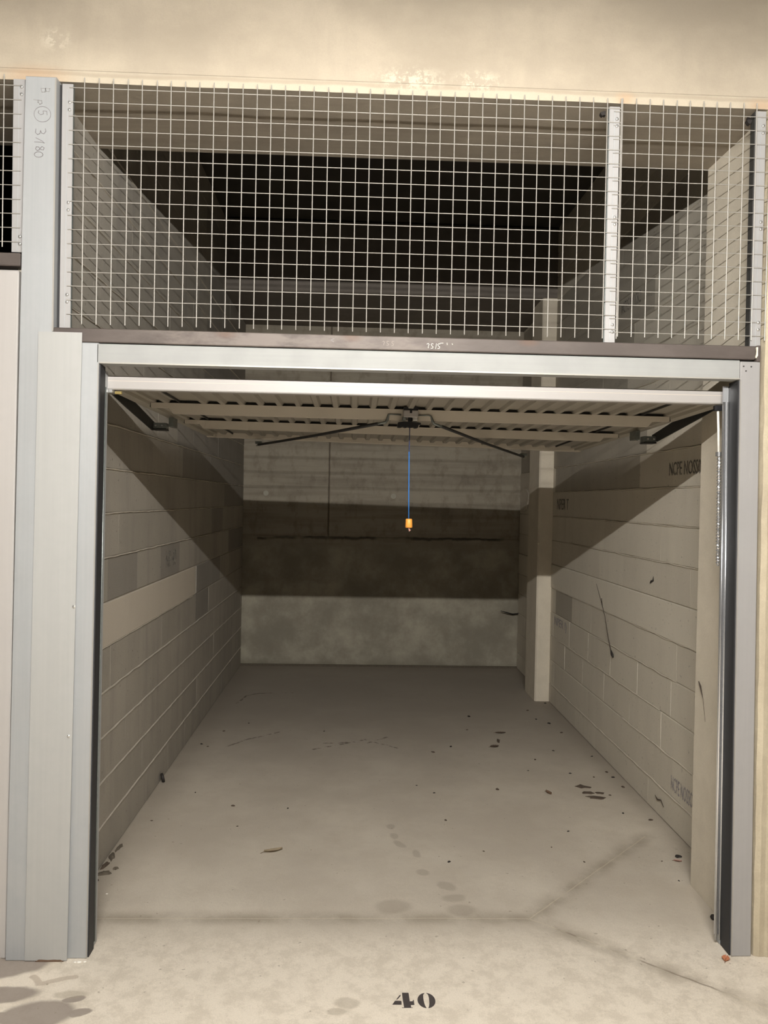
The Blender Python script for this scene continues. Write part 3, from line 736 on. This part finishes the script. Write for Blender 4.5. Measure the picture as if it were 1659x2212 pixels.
rp = [(-1.105+.011*i, (.006+.006*abs(noise.noise(Vector((i*1.7, 3, 0))))) if 0 < i < 9 else .001) for i in range(10)]
MB().prism(rp+[(x, .0004) for x, _ in rp[::-1]], 'y', -.0284, -.0276).build('rust_edge', M['leaf_brown'], frame)

# guide rails with the counterweight springs
def guide(sgn, xa, xb, lab):
    ch = M['chrome'] if sgn > 0 else M['bracket']
    lo, hi = min(xa, xb), max(xa, xb)
    g = MB().bev(lo, hi, .068, .072, .04, 2.12, .001, fn=LEAN).build('guide_rail', ch, frame); g['label'] = lab
    for c in (lo+.006, hi-.004):
        MB().tube([LEAN(c, .068, z) for z in (.02, .6, 1.2, 2.06)], .0052 if c < hi-.006 else .0035, 8).build('rolled_edge', ch, g, smooth=True)
    MB().box(hi-.004 if sgn > 0 else lo, hi if sgn > 0 else lo+.004, .07, .10, .002, 2.12, fn=LEAN).build('flange', M['galv'], g)
    return g
gr = guide(1, 1.376, 1.401, 'bright steel guide rail standing behind the right jamb')
gl = guide(-1, -.9215, -.917, 'thin steel guide rail standing behind the left jamb')
sp = empty('counterweight_spring', (1.384, .12, 1.4)); tag(sp, 'bright coiled counterweight spring and rod hanging beside the right guide rail', 'spring')
coil = MB(); pts = []; N = 288
for i in range(N+1):
    t = i/N; a = 2*PI*36*t; z = 1.865-.42*t; x = 1.3865+.006*t
    pts.append((x+.0072*math.cos(a), .105+.0072*math.sin(a), z))
coil.tube(pts, .0021, 4); coil.build('coil', M['chrome'], sp)
MB().tube([(1.3865, .105, 1.87), (1.3925, .105, 1.44)], .005, 8).build('inner_rod', M['chrome'], sp)
MB().tube([(1.3775, .105, 2.035), (1.3815, .105, 1.96), (1.3845, .105, 1.868)], .0045, 8).build('pull_rod', M['white_bit'], sp, smooth=True)
MB().tube([(1.384, .105, 1.858), (1.384, .105, 1.874)], .0105, 12).build('collar', M['chrome'], sp)
MB().bev(1.362, 1.392, .095, .115, 2.030, 2.052, .003).build('hook', M['plastic'], sp)

# ---------------------------------------------------------------- wire mesh panels
def wire_panel(label, xs, zs, xa, xb, za, zb, group=None, yv=-.0085, yh=-.0045, loc=None):
    p = empty('wire_mesh_panel', loc or ((xa+xb)/2, 0, za)); tag(p, label, 'wire mesh')
    r = .0019
    mv = MB().tube([(0, 0, za), (0, 0, zb)], r, 6).mesh('wire'); mv.materials.append(M['wire'])
    mh = MB().tube([(xa, 0, 0), (xb, 0, 0)], r*.78, 6).mesh('wire'); mh.materials.append(M['wire'])
    for x in xs:
        o = bpy.data.objects.new('wire', mv); COL.objects.link(o); o.parent = p; o.location = Vector((x, yv, 0))-p.location
        o.rotation_euler = (0, random.uniform(-.0004, .0004), 0)
    for z in zs:
        o = bpy.data.objects.new('wire', mh); COL.objects.link(o); o.parent = p; o.location = Vector((0, yh, z))-p.location
    return p
PA = wire_panel('large panel of square welded wire mesh over the garage door, left of the middle strip', [-.979+.0505*i for i in range(39)], [3.104-.0499*i for i in range(17)], -1.034, .944, 2.270, 3.138)
PB = wire_panel('narrow panel of square welded wire mesh right of the middle strip', [.946+.0496*i for i in range(12)], [3.093-.0499*i for i in range(17)], .915, 1.497, 2.278, 3.140)
PC = wire_panel('wire mesh over the neighbouring garage at the left edge', [-1.2600-.0505*i for i in range(12)], [3.104-.0499*i for i in range(12)], -1.84, -1.200, 2.535, 3.14)

def strip(label, x0, x1, z0, z1, legx, screws, par):
    s = MB().bev(x0, x1, -.0015, .002, z0, z1, .0006).build('mounting_strip', M['strip'], par); s['label'] = label
    MB().box(legx, legx+.003, .002, .032 if x0 > 1 else .013, z0, z1).build('return_leg', M['dark_angle'] if x0 > 1 else M['bracket'], s)
    MB().box(x0+(x1-x0)*.45, x0+(x1-x0)*.52, -.0024, -.0014, z0+.005, z1-.02).build('groove', M['galv'], s)
    for z in screws:
        for dz in (0, -.026):
            MB().tube([(x1-.011, -.0015, z+dz), (x1-.011, -.006, z+dz), (x1-.011, -.008, z+dz)], [.006, .0055, .003], 8).build('screw', M['screw'], s, smooth=True)
    return s
strip('pale metal strip with screws holding the mesh beside the tall post', -1.060, -1.022, 2.2575, 3.118, -1.024, (3.052, 2.70, 2.375), PA)
strip('metal strip in the middle where the two mesh panels meet', .900, .938, 2.2575, 3.112, .897, (3.067, 2.712, 2.322), PA)
strip('metal strip at the far right edge of the wire mesh', 1.442, 1.480, 2.258, 3.116, 1.439, (3.062, 2.712, 2.345), PB)
strip('metal strip left of the tall post holding the neighbouring mesh', -1.230, -1.189, 2.520, 3.128, -1.192, (3.10, 2.575), PC)
tag(MB().box(-1.073, -1.061, .012, .03, 2.257, 3.12).build('gap_shade_strip', M['rubber']), 'black strip standing in for the shade in the gap between post and mesh strip', 'shade strip')  # added black strip, paints the shade of the recess beside the post
# small black debris clumps caught at the strip tops
for x, z, nm in ((.884, 3.095, 'middle'), (1.428, 3.09, 'right')):
    mb = MB(); bm_pts = [(x+.009*math.cos(a)*random.uniform(.4, 1.5), z+.012*math.sin(a)*random.uniform(.4, 1.5)) for a in [2*PI*k/9 for k in range(9)]]
    mb.prism(bm_pts, 'y', .015, .032)
    tag(mb.build('foam_scrap', M['blackdirt']), 'black scrap stuck at the top of the '+nm+' mesh strip', 'scrap')

# ---------------------------------------------------------------- neighbouring garage front
nrail = empty('steel_rail', (-2.4, 0, 2.468)); tag(nrail, 'short dark rail above the neighbouring grey door at the left edge', 'rail')
MB().bev(-3.70, -1.196, -.008, .05, 2.470, 2.516, .003).build('box_section', M['rail'], nrail)
nd = empty('garage_door', (-2.4, 0, 0)); tag(nd, 'closed grey garage front of the neighbouring box at the left edge', 'garage door')
MB().bev(-1.32, -1.2005, -.010, .045, .0, 2.455, .004, fn=lambda x, y, z: (x-(.016*(1-z/2.45)), y, z)).build('jamb', M['neigh'], nd)
MB().bev(-3.70, -1.325, -.008, .045, 2.36, 2.455, .004).build('lintel', M['neigh'], nd)
MB().bev(-3.70, -3.60, -.010, .045, .0, 2.36, .004).build('jamb', M['neigh'], nd)
for i in range(19):
    MB().bev(-3.60+.1195*i, -3.60+.1195*i+.116, .02, .035, .01, 2.36, .002).build('panel', M['neigh'], nd)
tag(MB().box(-3.75, -1.183, .0455, .06, 0.0, 2.47, fn=lambda x, y, z: (x-(.030*(1-z/2.45) if x > -2 else 0), y, z)).build('backing_plate', M['dark_angle']), 'dark gap plate behind the neighbouring door front', 'metal plate')

# ---------------------------------------------------------------- the open up-and-over door
DX0, DX1, DY0, DY1 = -.932, 1.432, .10, 2.12
def DF(x, y, z):      # the leaf hangs slightly down at the back, more so on the right
    t = (y-DY0)/(DY1-DY0)
    return (x, y, z-(.036+.022*(x-.25)/1.18)*t)
door = empty('garage_door', (.25, .1, 2.06)); tag(door, 'white up-and-over garage door raised horizontally under the lintel', 'garage door')
Zb, Zt = 2.057, 2.107
MB().bev(DX0, DX1, DY0, DY0+.042, Zb, Zt, .004, fn=DF).build('front_rail', M['white'], door)
MB().box(DX0+.004, DX1-.004, DY0-.0006, DY0+.0004, Zt-.019, Zt-.0175, fn=DF).build('fold_line', M['white_in'], door)
for x0, x1 in ((DX0+.002, DX0+.045), (DX1-.045, DX1-.002)):
    MB().box(x0, x1, DY0+.042, DY1-.04, Zb+.004, Zt-.004, fn=DF, ny=6).build('side_rail', M['side'], door)
    xi = x1 if x0 < 0 else x0-.022
    MB().box(xi, xi+.022, DY0+.042, DY1-.04, Zb+.018, Zt-.008, fn=DF, ny=6).build('side_lip', M['side'], door)
MB().bev(DX0, DX1, DY1-.04, DY1, Zb-.002, Zt-.004, .004, fn=DF).build('rear_rail', M['white_in'], door)
# ribbed sheet, three pieces with overlap seams
def sheet(x0, x1):
    mb = MB(); pitch = .0813; zv = Zb+.030; zr = Zb+.0165
    prof = []; x = x0
    prof.append((x0, zv))
    k = math.ceil((x0+.02-DX0)/pitch); 
    while DX0+.03+k*pitch+.03 < x1-.01:
        c = DX0+.03+k*pitch
        if c-.016 > x0+.004: prof += [(c-.018, zv), (c-.010, zr), (c+.010, zr), (c+.018, zv)]
        k += 1
    prof.append((x1, zv))
    vs = []; n = len(prof); ys = [DY0+.03+(DY1-.06-DY0)*i/6 for i in range(7)]
    for dz in (0, .0012):
        for y in ys:
            vs += [DF(px, y, pz+dz) for px, pz in prof]
    fs = []; off = 7*n
    for l in (0, off):
        for j in range(6):
            for i in range(n-1): fs.append((l+j*n+i, l+j*n+i+1, l+(j+1)*n+i+1, l+(j+1)*n+i))
    for j in range(6):
        for i in (0, n-1): fs.append((j*n+i, (j+1)*n+i, off+(j+1)*n+i, off+j*n+i))
    for i in range(n-1):
        for j in (0, 6): fs.append((j*n+i, j*n+i+1, off+j*n+i+1, off+j*n+i))
    mb.add(vs, fs); return mb.build('ribbed_sheet', M['sheet'], door)
sheet(DX0+.03, DX0+.165); sheet(DX0+.167, DX1-.167); sheet(DX1-.165, DX1-.03)
for x in (DX0+.163, DX1-.169): MB().box(x, x+.006, DY0+.04, DY1-.05, Zb+.020, Zb+.029, fn=DF, ny=6).build('seam', M['dark_angle'], door)
# stiffener bars across the underside (stepped ends, row of dark slots above them)
def stiff(y, h, lab, ztop=.016):
    b = MB(); x0, x1 = DX0+.047, DX1-.047; z1 = Zb+ztop; z0 = z1-h
    poly = [(x0, z1), (x1, z1), (x1, z1-h*.45), (x1-.075, z1-h*.45), (x1-.095, z0), (x0+.095, z0), (x0+.075, z1-h*.45), (x0, z1-h*.45)]
    n = len(poly); vs = [DF(u, y, v) for u, v in poly]+[DF(u, y+.022, v) for u, v in poly]
    fs = [tuple(range(n)), tuple(range(2*n-1, n-1, -1))]+[(k, k+n, (k+1) % n+n, (k+1) % n) for k in range(n)]
    b.add(vs, fs); o = b.build('stiffener_bar', M['white_in'], door)
    for xe in (x0-.004, x1+.001): MB().box(xe, xe+.003, y-.001, y+.02, z1-h*.45, z1-.002, fn=DF).build('bar_end', M['dark_angle'], o)
    return o
stiff(.58, .046, ''); stiff(1.25, .042, '')
# added dark strips behind the bars, standing in for the shade in the slots
MB().box(DX0+.05, DX1-.05, .602, .606, Zb+.017, Zb+.031, fn=DF).build('slot_shade_strip', M['dark_angle'], door)
MB().box(DX0+.05, DX1-.05, 1.272, 1.276, Zb+.017, Zb+.031, fn=DF).build('slot_shade_strip', M['dark_angle'], door)
# lock in the middle
LX = .2365
def lock():
    l = MB().bev(LX-.032, LX+.032, .545, .60, 2.028, 2.058, .003).build('lock_housing', M['white'], door)
    lz = .0
    MB().box(LX-.031, LX+.031, .550, .598, 2.0585, 2.072).build('lock_body', M['plastic'], l)
    MB().box(LX-.005, LX+.005, .5435, .5455, 2.045, 2.060).build('keyhole', M['plastic'], l)
    MB().bev(LX-.036, LX-.02, .55, .60, 2.016, 2.029, .002).build('clip', M['bracket'], l)
    MB().bev(LX+.008, LX+.03, .55, .60, 2.014, 2.029, .002).build('clip', M['screw'], l)
    MB().tube([(LX-.002, .57, 2.030), (LX-.002, .57, 2.003)], .009, 10).build('spindle', M['plastic'], l)
    mb = MB(); P = [(LX-.058, 1.992), (LX-.054, 2.006), (LX-.03, 2.010), (LX+.02, 2.009), (LX+.043, 2.006), (LX+.045, 1.999), (LX+.034, 1.996), (LX+.032, 1.984), (LX+.02, 1.982), (LX+.012, 1.986), (LX-.002, 1.984), (LX-.012, 1.987), (LX-.022, 1.983), (LX-.034, 1.987), (LX-.044, 1.983), (LX-.056, 1.984)]
    mb.prism(P, 'y', .555, .590); mb.build('lock_handle', M['plastic'], l)
lock()
for s, pts in ((-1, [(.196, 2.040), (.150, 2.041), (.141, 2.039), (.136, 2.018), (.128, 2.006), (.095, 1.999)]), (1, [(.262, 2.040), (.318, 2.040), (.327, 2.037), (.333, 2.016), (.342, 2.003), (.375, 1.993)])):
    y0 = .575; P = [(x, y0, z) for x, z in pts]
    MB().tube(P, [.003, .003, .004, .0065, .0065, .0065], 8).build('latch_link', M['bracket'], door, smooth=True)
    e = (-.602, 2.045, 1.997) if s < 0 else (1.056, 2.045, 1.957)
    a = Vector((pts[-1][0], y0, pts[-1][1])); b = Vector(e)
    mid = a.lerp(b, .45)+Vector((0, 0, -.004))
    r_ = MB().tube([a, mid, b], .0075, 8).build('latch_rod', M['rod'], door, smooth=True)
    MB().tube([b+Vector((s*.0, -.005, -.002)), b+Vector((s*.012, .012, -.004))], .005, 8).build('rod_tip', M['screw'], r_)
    MB().bev(e[0]-.02, e[0]+.02, 2.04, 2.075, e[2]+.005, e[2]+.022, .002).build('rod_catch', M['bracket'], door)
# lifting arms and their brackets
def arm(s):
    x = -.958 if s < 0 else 1.455; i_ = 1 if s < 0 else -1
    mb = MB(); yz = [(.06, 2.135), (.06, 2.095), (.47, 2.034), (.90, 1.975), (.955, 1.980), (.965, 2.012), (.56, 2.078), (.40, 2.096)]
    mb.prism(yz, 'x', min(x, x+.004*s), max(x, x+.004*s))
    a = mb.build('lifting_arm', M['arm'], door)
    # zinc bracket linking the arm end to the side rail
    xs_ = sorted((x, x+i_*.062)); dz = -.012 if s > 0 else 0
    MB().bev(xs_[0], xs_[1], .905, .955, 1.985+dz, 2.013+dz, .002).build('arm_bracket', M['bracket'], door)
    MB().bev(xs_[0], xs_[1]+.0, .900, .960, 1.978+dz, 1.985+dz, .001).build('bracket_foot', M['arm'], door)
    c = x+i_*.072
    MB().bev(c-.012, c+.012, .96, 1.04, 2.000+dz, 2.045+dz, .002).build('pivot_lug', M['bracket'], door)
    for dx, dy in ((.012, .93), (.042, .93), (.070, 1.0)):
        MB().tube([(x+i_*dx, dy, 2.002+dz), (x+i_*dx, dy-.028, 2.000+dz)], .005, 8).build('bolt', M['screw'], door)
arm(-1); arm(1)
# roller brackets at the front corners
for s, xa in ((-1, -.934), (1, 1.400)):
    mb = MB(); mb.bev(xa, xa+.036, .088, .14, 2.043, 2.0565, .002); b_ = mb.build('roller_bracket', M['screw'], door)
    cx = xa+.052 if s < 0 else xa-.018
    MB().tube([(cx-.012, .11, 2.046), (cx+.012, .11, 2.046)], .006, 8).build('pin', M['brass'], b_)
    MB().tube([(xa+.010, .086, 2.050), (xa+.010, .100, 2.050)], .0045, 8).build('bolt', M['rubber'], b_)

# pull cord
cordt = empty('pull_cord', (LX+.003, .572, 1.55)); tag(cordt, 'blue pull cord with an orange end knob hanging from the door lock', 'cord')
MB().tube([(LX-.002, .572, 1.995), (LX-.003, .572, 1.88)], .0022, 6).build('upper_cord', M['cord_dark'], cordt)
MB().tube([(LX-.003, .572, 1.88), (LX-.001, .572, 1.70), (LX+.001, .572, 1.588)], .0026, 6).build('cord', M['cord'], cordt, smooth=True)
MB().tube([(LX+.002, .572, 1.588), (LX+.002, .572, 1.585), (LX+.002, .572, 1.552), (LX+.002, .572, 1.549)], [.012, .0145, .0158, .0135], 14).build('knob', M['orange'], cordt, smooth=True)
MB().tube([(LX+.002, .572, 1.549), (LX+.003, .570, 1.543), (LX+.007, .568, 1.537), (LX+.002, .567, 1.535)], .0042, 8).build('knot', M['leaf_pink'], cordt, smooth=True)

# ---------------------------------------------------------------- loose bits on floor and walls
def blob(name, x, y, rx, ry, h, mat, label, cat, group=None, seed=0, rot=0, z=0.0, n=9):
    rnd = random.Random(seed*7+1)
    mb = MB(); lv = [(0.0, 1.0), (.45, .92), (.8, .6), (1.0, .15)]; vs = []; ph = [rnd.uniform(.62, 1.25) for _ in range(n)]
    for t, k in lv:
        for i in range(n):
            a = 2*PI*i/n; u = rx*k*ph[i]*math.cos(a); v = ry*k*ph[i]*math.sin(a)
            vs.append((u*math.cos(rot)-v*math.sin(rot), u*math.sin(rot)+v*math.cos(rot), h*t))
    fs = [tuple(range(n))[::-1], tuple(3*n+i for i in range(n))]
    for j in range(3):
        for i in range(n): fs.append((j*n+i, j*n+(i+1) % n, (j+1)*n+(i+1) % n, (j+1)*n+i))
    mb.add(vs, fs); o = mb.build(name, mat, smooth=False)
    o.location = (x, y, floor_z(x, y)+z); return tag(o, label, cat, group)
def leaf(x, y, L, W, rot, mat, label, curl=.25, name='dry_leaf', cat='leaf', jag=0):
    mb = MB(); n = 9; vs = []; fs = []; m = 5
    for i in range(n+1):
        t = i/n; w_ = W/2*math.sin(PI*min(1, t*.96+.02))**.75*(1+jag*(.5 if i % 2 else -.4))
        for j in range(m):
            v = -1+2*j/(m-1)
            vs.append((L*(t-.5), w_*v, .0015+abs(v)**2*W*curl+L*curl*.25*(2*t-1)**2))
    for i in range(n):
        for j in range(m-1): fs.append((i*m+j, i*m+j+1, (i+1)*m+j+1, (i+1)*m+j))
    k = len(vs); vs += [(a, b, c+.0009) for a, b, c in vs]; fs += [tuple(q+k for q in f[::-1]) for f in fs]
    mb.add(vs, fs); o = mb.build(name, mat); o.location = (x, y, floor_z(x, y)); o.rotation_euler = (0, 0, rot)
    MB().tube([(-L/2-L*.2, 0, .002), (-L/2, 0, .003+L*curl*.25), (L*.3, 0, .0035)], .0009, 5).build('stalk', M['leaf_brown'], o).location = (0, 0, 0)
    return tag(o, label, cat)
leaf(-.353, .845, .088, .030, .35, M['leaf_tan'], 'tan dry leaf lying alone on the middle of the garage floor')
leaf(1.395, -.03, .034, .026, 1.0, M['leaf_orange'], 'orange leaf fragment at the foot of the right jamb', .3, jag=.3)
leaf(1.545, .752, .036, .018, -.3, M['leaf_pink'], 'pinkish brown leaf near the foot of the front pillar', .2)
leaf(1.145, 1.592, .050, .024, -1.1, M['leaf_brown'], 'curled brown leaf with a stalk on the right half of the floor', .35)
leaf(1.085, 2.755, .075, .035, .05, M['dirt'], 'flat dark leaf at the far right of the floor', .08, jag=.25)
leaf(.985, 2.44, .065, .045, .35, M['dirt'], 'flat dark leaf with a torn edge in front of the other dark leaf', .08, jag=.3)
# black oval puck standing against the left wall
pk = MB().tube([(0, 0, 0), (.003, 0, 0), (.013, 0, 0), (.016, 0, 0)], [.022, .027, .027, .022], 18)
pk.v = [(a, b*1.0, c) for a, b, c in pk.v]
o = pk.build('rubber_puck', M['blackdirt']); o.location = (-1.094, 1.735, .0265); o.rotation_euler = (0, -.22, .35); tag(o, 'black oval rubber puck leaning at the foot of the left wall', 'puck')
# dark round bead near the right jamb
mb = MB()
for i in range(7):
    pass
mb.tube([(0, 0, 0), (0, 0, .003), (0, 0, .010), (0, 0, .017), (0, 0, .020)], [.006, .010, .0135, .010, .004], 12)
o = mb.build('black_ball', M['blackdirt'], smooth=True); o.location = (1.478, .245, 0.0); tag(o, 'round black ball on the floor beside the right guide rail', 'ball')
# dirt clumps
for i, (x, y, rx, ry, lab) in enumerate(((1.372, 1.705, .045, .028, 'largest dark dirt flake of the broken clump on the right half of the floor'), (1.378, 1.605, .040, .022, 'middle dark dirt flake of the broken clump on the right half of the floor'),
        (1.402, 1.530, .055, .022, 'nearest and longest dark flake of the broken clump on the right half of the floor'), (1.447, 1.600, .028, .018, 'small separate dark flake just right of the broken clump'))):
    blob('dirt_clump', x, y, rx, ry, .006, M['dirt'], lab, 'dirt', seed=i+3, rot=-.2, n=11)
for i, (x, y, rx, ry, r, lab) in enumerate(((-1.072, .628, .032, .020, .3, 'broad brown dirt heap in the front left corner beside the left jamb'), (-1.092, .70, .012, .034, -.2, 'dark strand of dirt directly behind the front left corner heap'),
        (-1.086, .785, .014, .040, .25, 'brown middle strand of dirt along the foot of the left wall'), (-1.082, .88, .010, .045, -.15, 'farthest brown strand of dirt along the foot of the left wall'), (-1.090, .560, .018, .018, 0, 'black dirt lump nearest to the left jamb'), (-1.035, .672, .013, .010, .5, 'small brown lump on the inner side of the front left corner heap'))):
    blob('dirt_clump', x, y, rx, ry, .010, M['dirt' if i in (1, 4) else 'moss'], lab, 'dirt', seed=i+20, rot=r, n=15)
blob('dirt_clump', 1.035, 2.57, .012, .045, .006, M['dirt'], 'thin dark strand of dirt between the two flat dark leaves', 'dirt', seed=45, rot=-.2, n=13)
blob('dirt_clump', 1.640, .735, .018, .030, .03, M['blackdirt'], 'black dirt lump wedged in the corner behind the front pillar', 'dirt', seed=40)
blob('dirt_clump', 1.567, .80, .016, .014, .010, M['blackdirt'], 'dark lump touching the pinkish leaf', 'dirt', seed=41)
crumbs = [(-.627, 1.393, 1.5), (-.328, 1.364, 1.1), (1.600, 1.228, 1.5), (.918, 3.179, 2.2), (.852, 2.824, 1.2), (1.43, 3.118, 1.5), (1.421, 3.369, 1.5), (1.503, 3.007, 2.0), (1.536, 2.773, 1.6), (1.369, 2.361, 1.3), (1.204, 2.18, 1.2), (1.111, 1.97, .9),
          (1.492, 1.862, 1.1), (1.361, 1.925, 1.3), (.859, 1.655, 1.7), (.485, 1.593, 1.1), (.507, 1.213, 1.2), (1.116, 1.081, 1.1), (1.102, .755, .8), (.467, .744, 1.3), (.647, .854, .8), (-.189, 2.762, 1.2), (.55, 2.315, 1.6), (.685, 2.435, 1.6),
          (1.495, 1.571, 1.1), (1.481, 1.313, 1.3), (-1.011, 1.195, .8), (-.866, 1.583, .9), (-.563, 1.13, .8), (1.472, .565, .8), (1.471, .756, .7), (1.62, 3.60, 1.6), (-.9, 2.75, 1.4), (-1.0, 2.45, 1.6), (-.95, 2.40, 1.1), (.394, 1.708, .8), (.985, .90, .7), (-.75, 2.95, 1.0),
          (1.60, 1.95, 1.5), (1.61, 1.86, 1.6), (1.615, 1.70, 1.7), (1.60, 2.25, 1.3)]
protos = []
for i in range(4):
    o = blob('dirt_crumb', 0, 0, .008, .0055, .004, M['blackdirt' if i % 2 else 'dirt'], 'tiny dark crumb of dirt scattered on the garage floor', 'dirt', 'tiny dark crumbs on the garage floor', seed=60+i, n=7); protos.append(o)
for i, (x, y, s) in enumerate(crumbs):
    o = protos[i] if i < 4 else protos[i % 4].copy()
    if i >= 4: COL.objects.link(o)
    o.location = (x, y, floor_z(x, y)); o.scale = (s, s, s); o.rotation_euler = (0, 0, i*1.7)
wb = [(-1.005, .455, .6), (-.95, -.03, 1.0), (-.965, -.03, .8), (-.93, -.028, .7), (-1.01, .40, .0)]
for i, (x, y, s) in enumerate(wb[:4]):
    blob('plaster_crumb', x, y, .008*s, .005*s, .004*s, M['white_bit'], 'tiny white plaster crumb on the floor near the left jamb', 'crumb', 'white crumbs near the left jamb', seed=90+i, n=6)

# strand with a clump of dirt hanging on the right wall
st = empty('cobweb_strand', (XR-.006, 2.2, .70)); tag(st, 'long dark dirty cobweb strand hanging down the right wall', 'cobweb')
pp = [(XR-.006, 2.43, 1.125), (XR-.006, 2.30, 1.00), (XR-.007, 2.23, .93), (XR-.007, 2.16, .81), (XR-.008, 2.09, .725)]
MB().tube(pp, [.0008, .0022, .0016, .0024, .0035], 6).build('strand', M['twine'], st)
MB().tube([(XR-.006, 2.315, 1.04), (XR-.007, 2.285, .985)], .0022, 5).build('branch', M['twine'], st)
MB().tube([(XR-.010, 2.088, .735), (XR-.012, 2.06, .715), (XR-.010, 2.045, .700)], [.004, .009, .005], 7).build('dirt_knot', M['blackdirt'], st)
def wallbit(name, X, y, z, pts, r, mat, label, cat):
    o = MB().tube([(X+a, y+b, z+c) for a, b, c in pts], r, 6).build(name, mat, origin=(X, y, z)); return tag(o, label, cat)
wallbit('dark_scrap', XR-.006, 1.447, 1.245, [(0, .02, -.012), (-.002, 0, .0), (0, -.02, .006), (0, -.022, .03)], [.003, .006, .004, .0008], M['blackdirt'], 'small black scrap clinging high on the right wall', 'scrap')
wallbit('dark_scrap', 1.5, .46, .895, [(0, .02, .015), (-.002, 0, .0), (0, -.025, -.05), (0, -.05, -.14)], [.002, .004, .0009, .0006], M['twine'], 'thin dark scrap with a thread on the front pillar', 'scrap')
wallbit('dark_scrap', XR-.005, 1.27, .085, [(0, .06, .01), (-.002, .02, .0), (0, -.02, .012), (0, -.06, -.01)], [.0012, .004, .003, .0012], M['twine'], 'dark crumbly scrap low on the right wall', 'scrap')
wallbit('bent_wire', XR-.006, 4.88, .572, [(.0, .03, -.012), (-.06, .02, -.018), (-.12, .0, .0), (-.185, -.01, .018)], [.006, .007, .006, .003], M['plastic'], 'black bent wire sticking out of the far right corner', 'wire')
wallbit('wall_plug', 1.549, 3.658, 1.33, [(0, .006, 0), (0, -.006, 0), (0, -.010, -.008)], [.009, .009, .006], M['plaster'], 'pale plug stuck in the edge of the back pillar', 'plug')
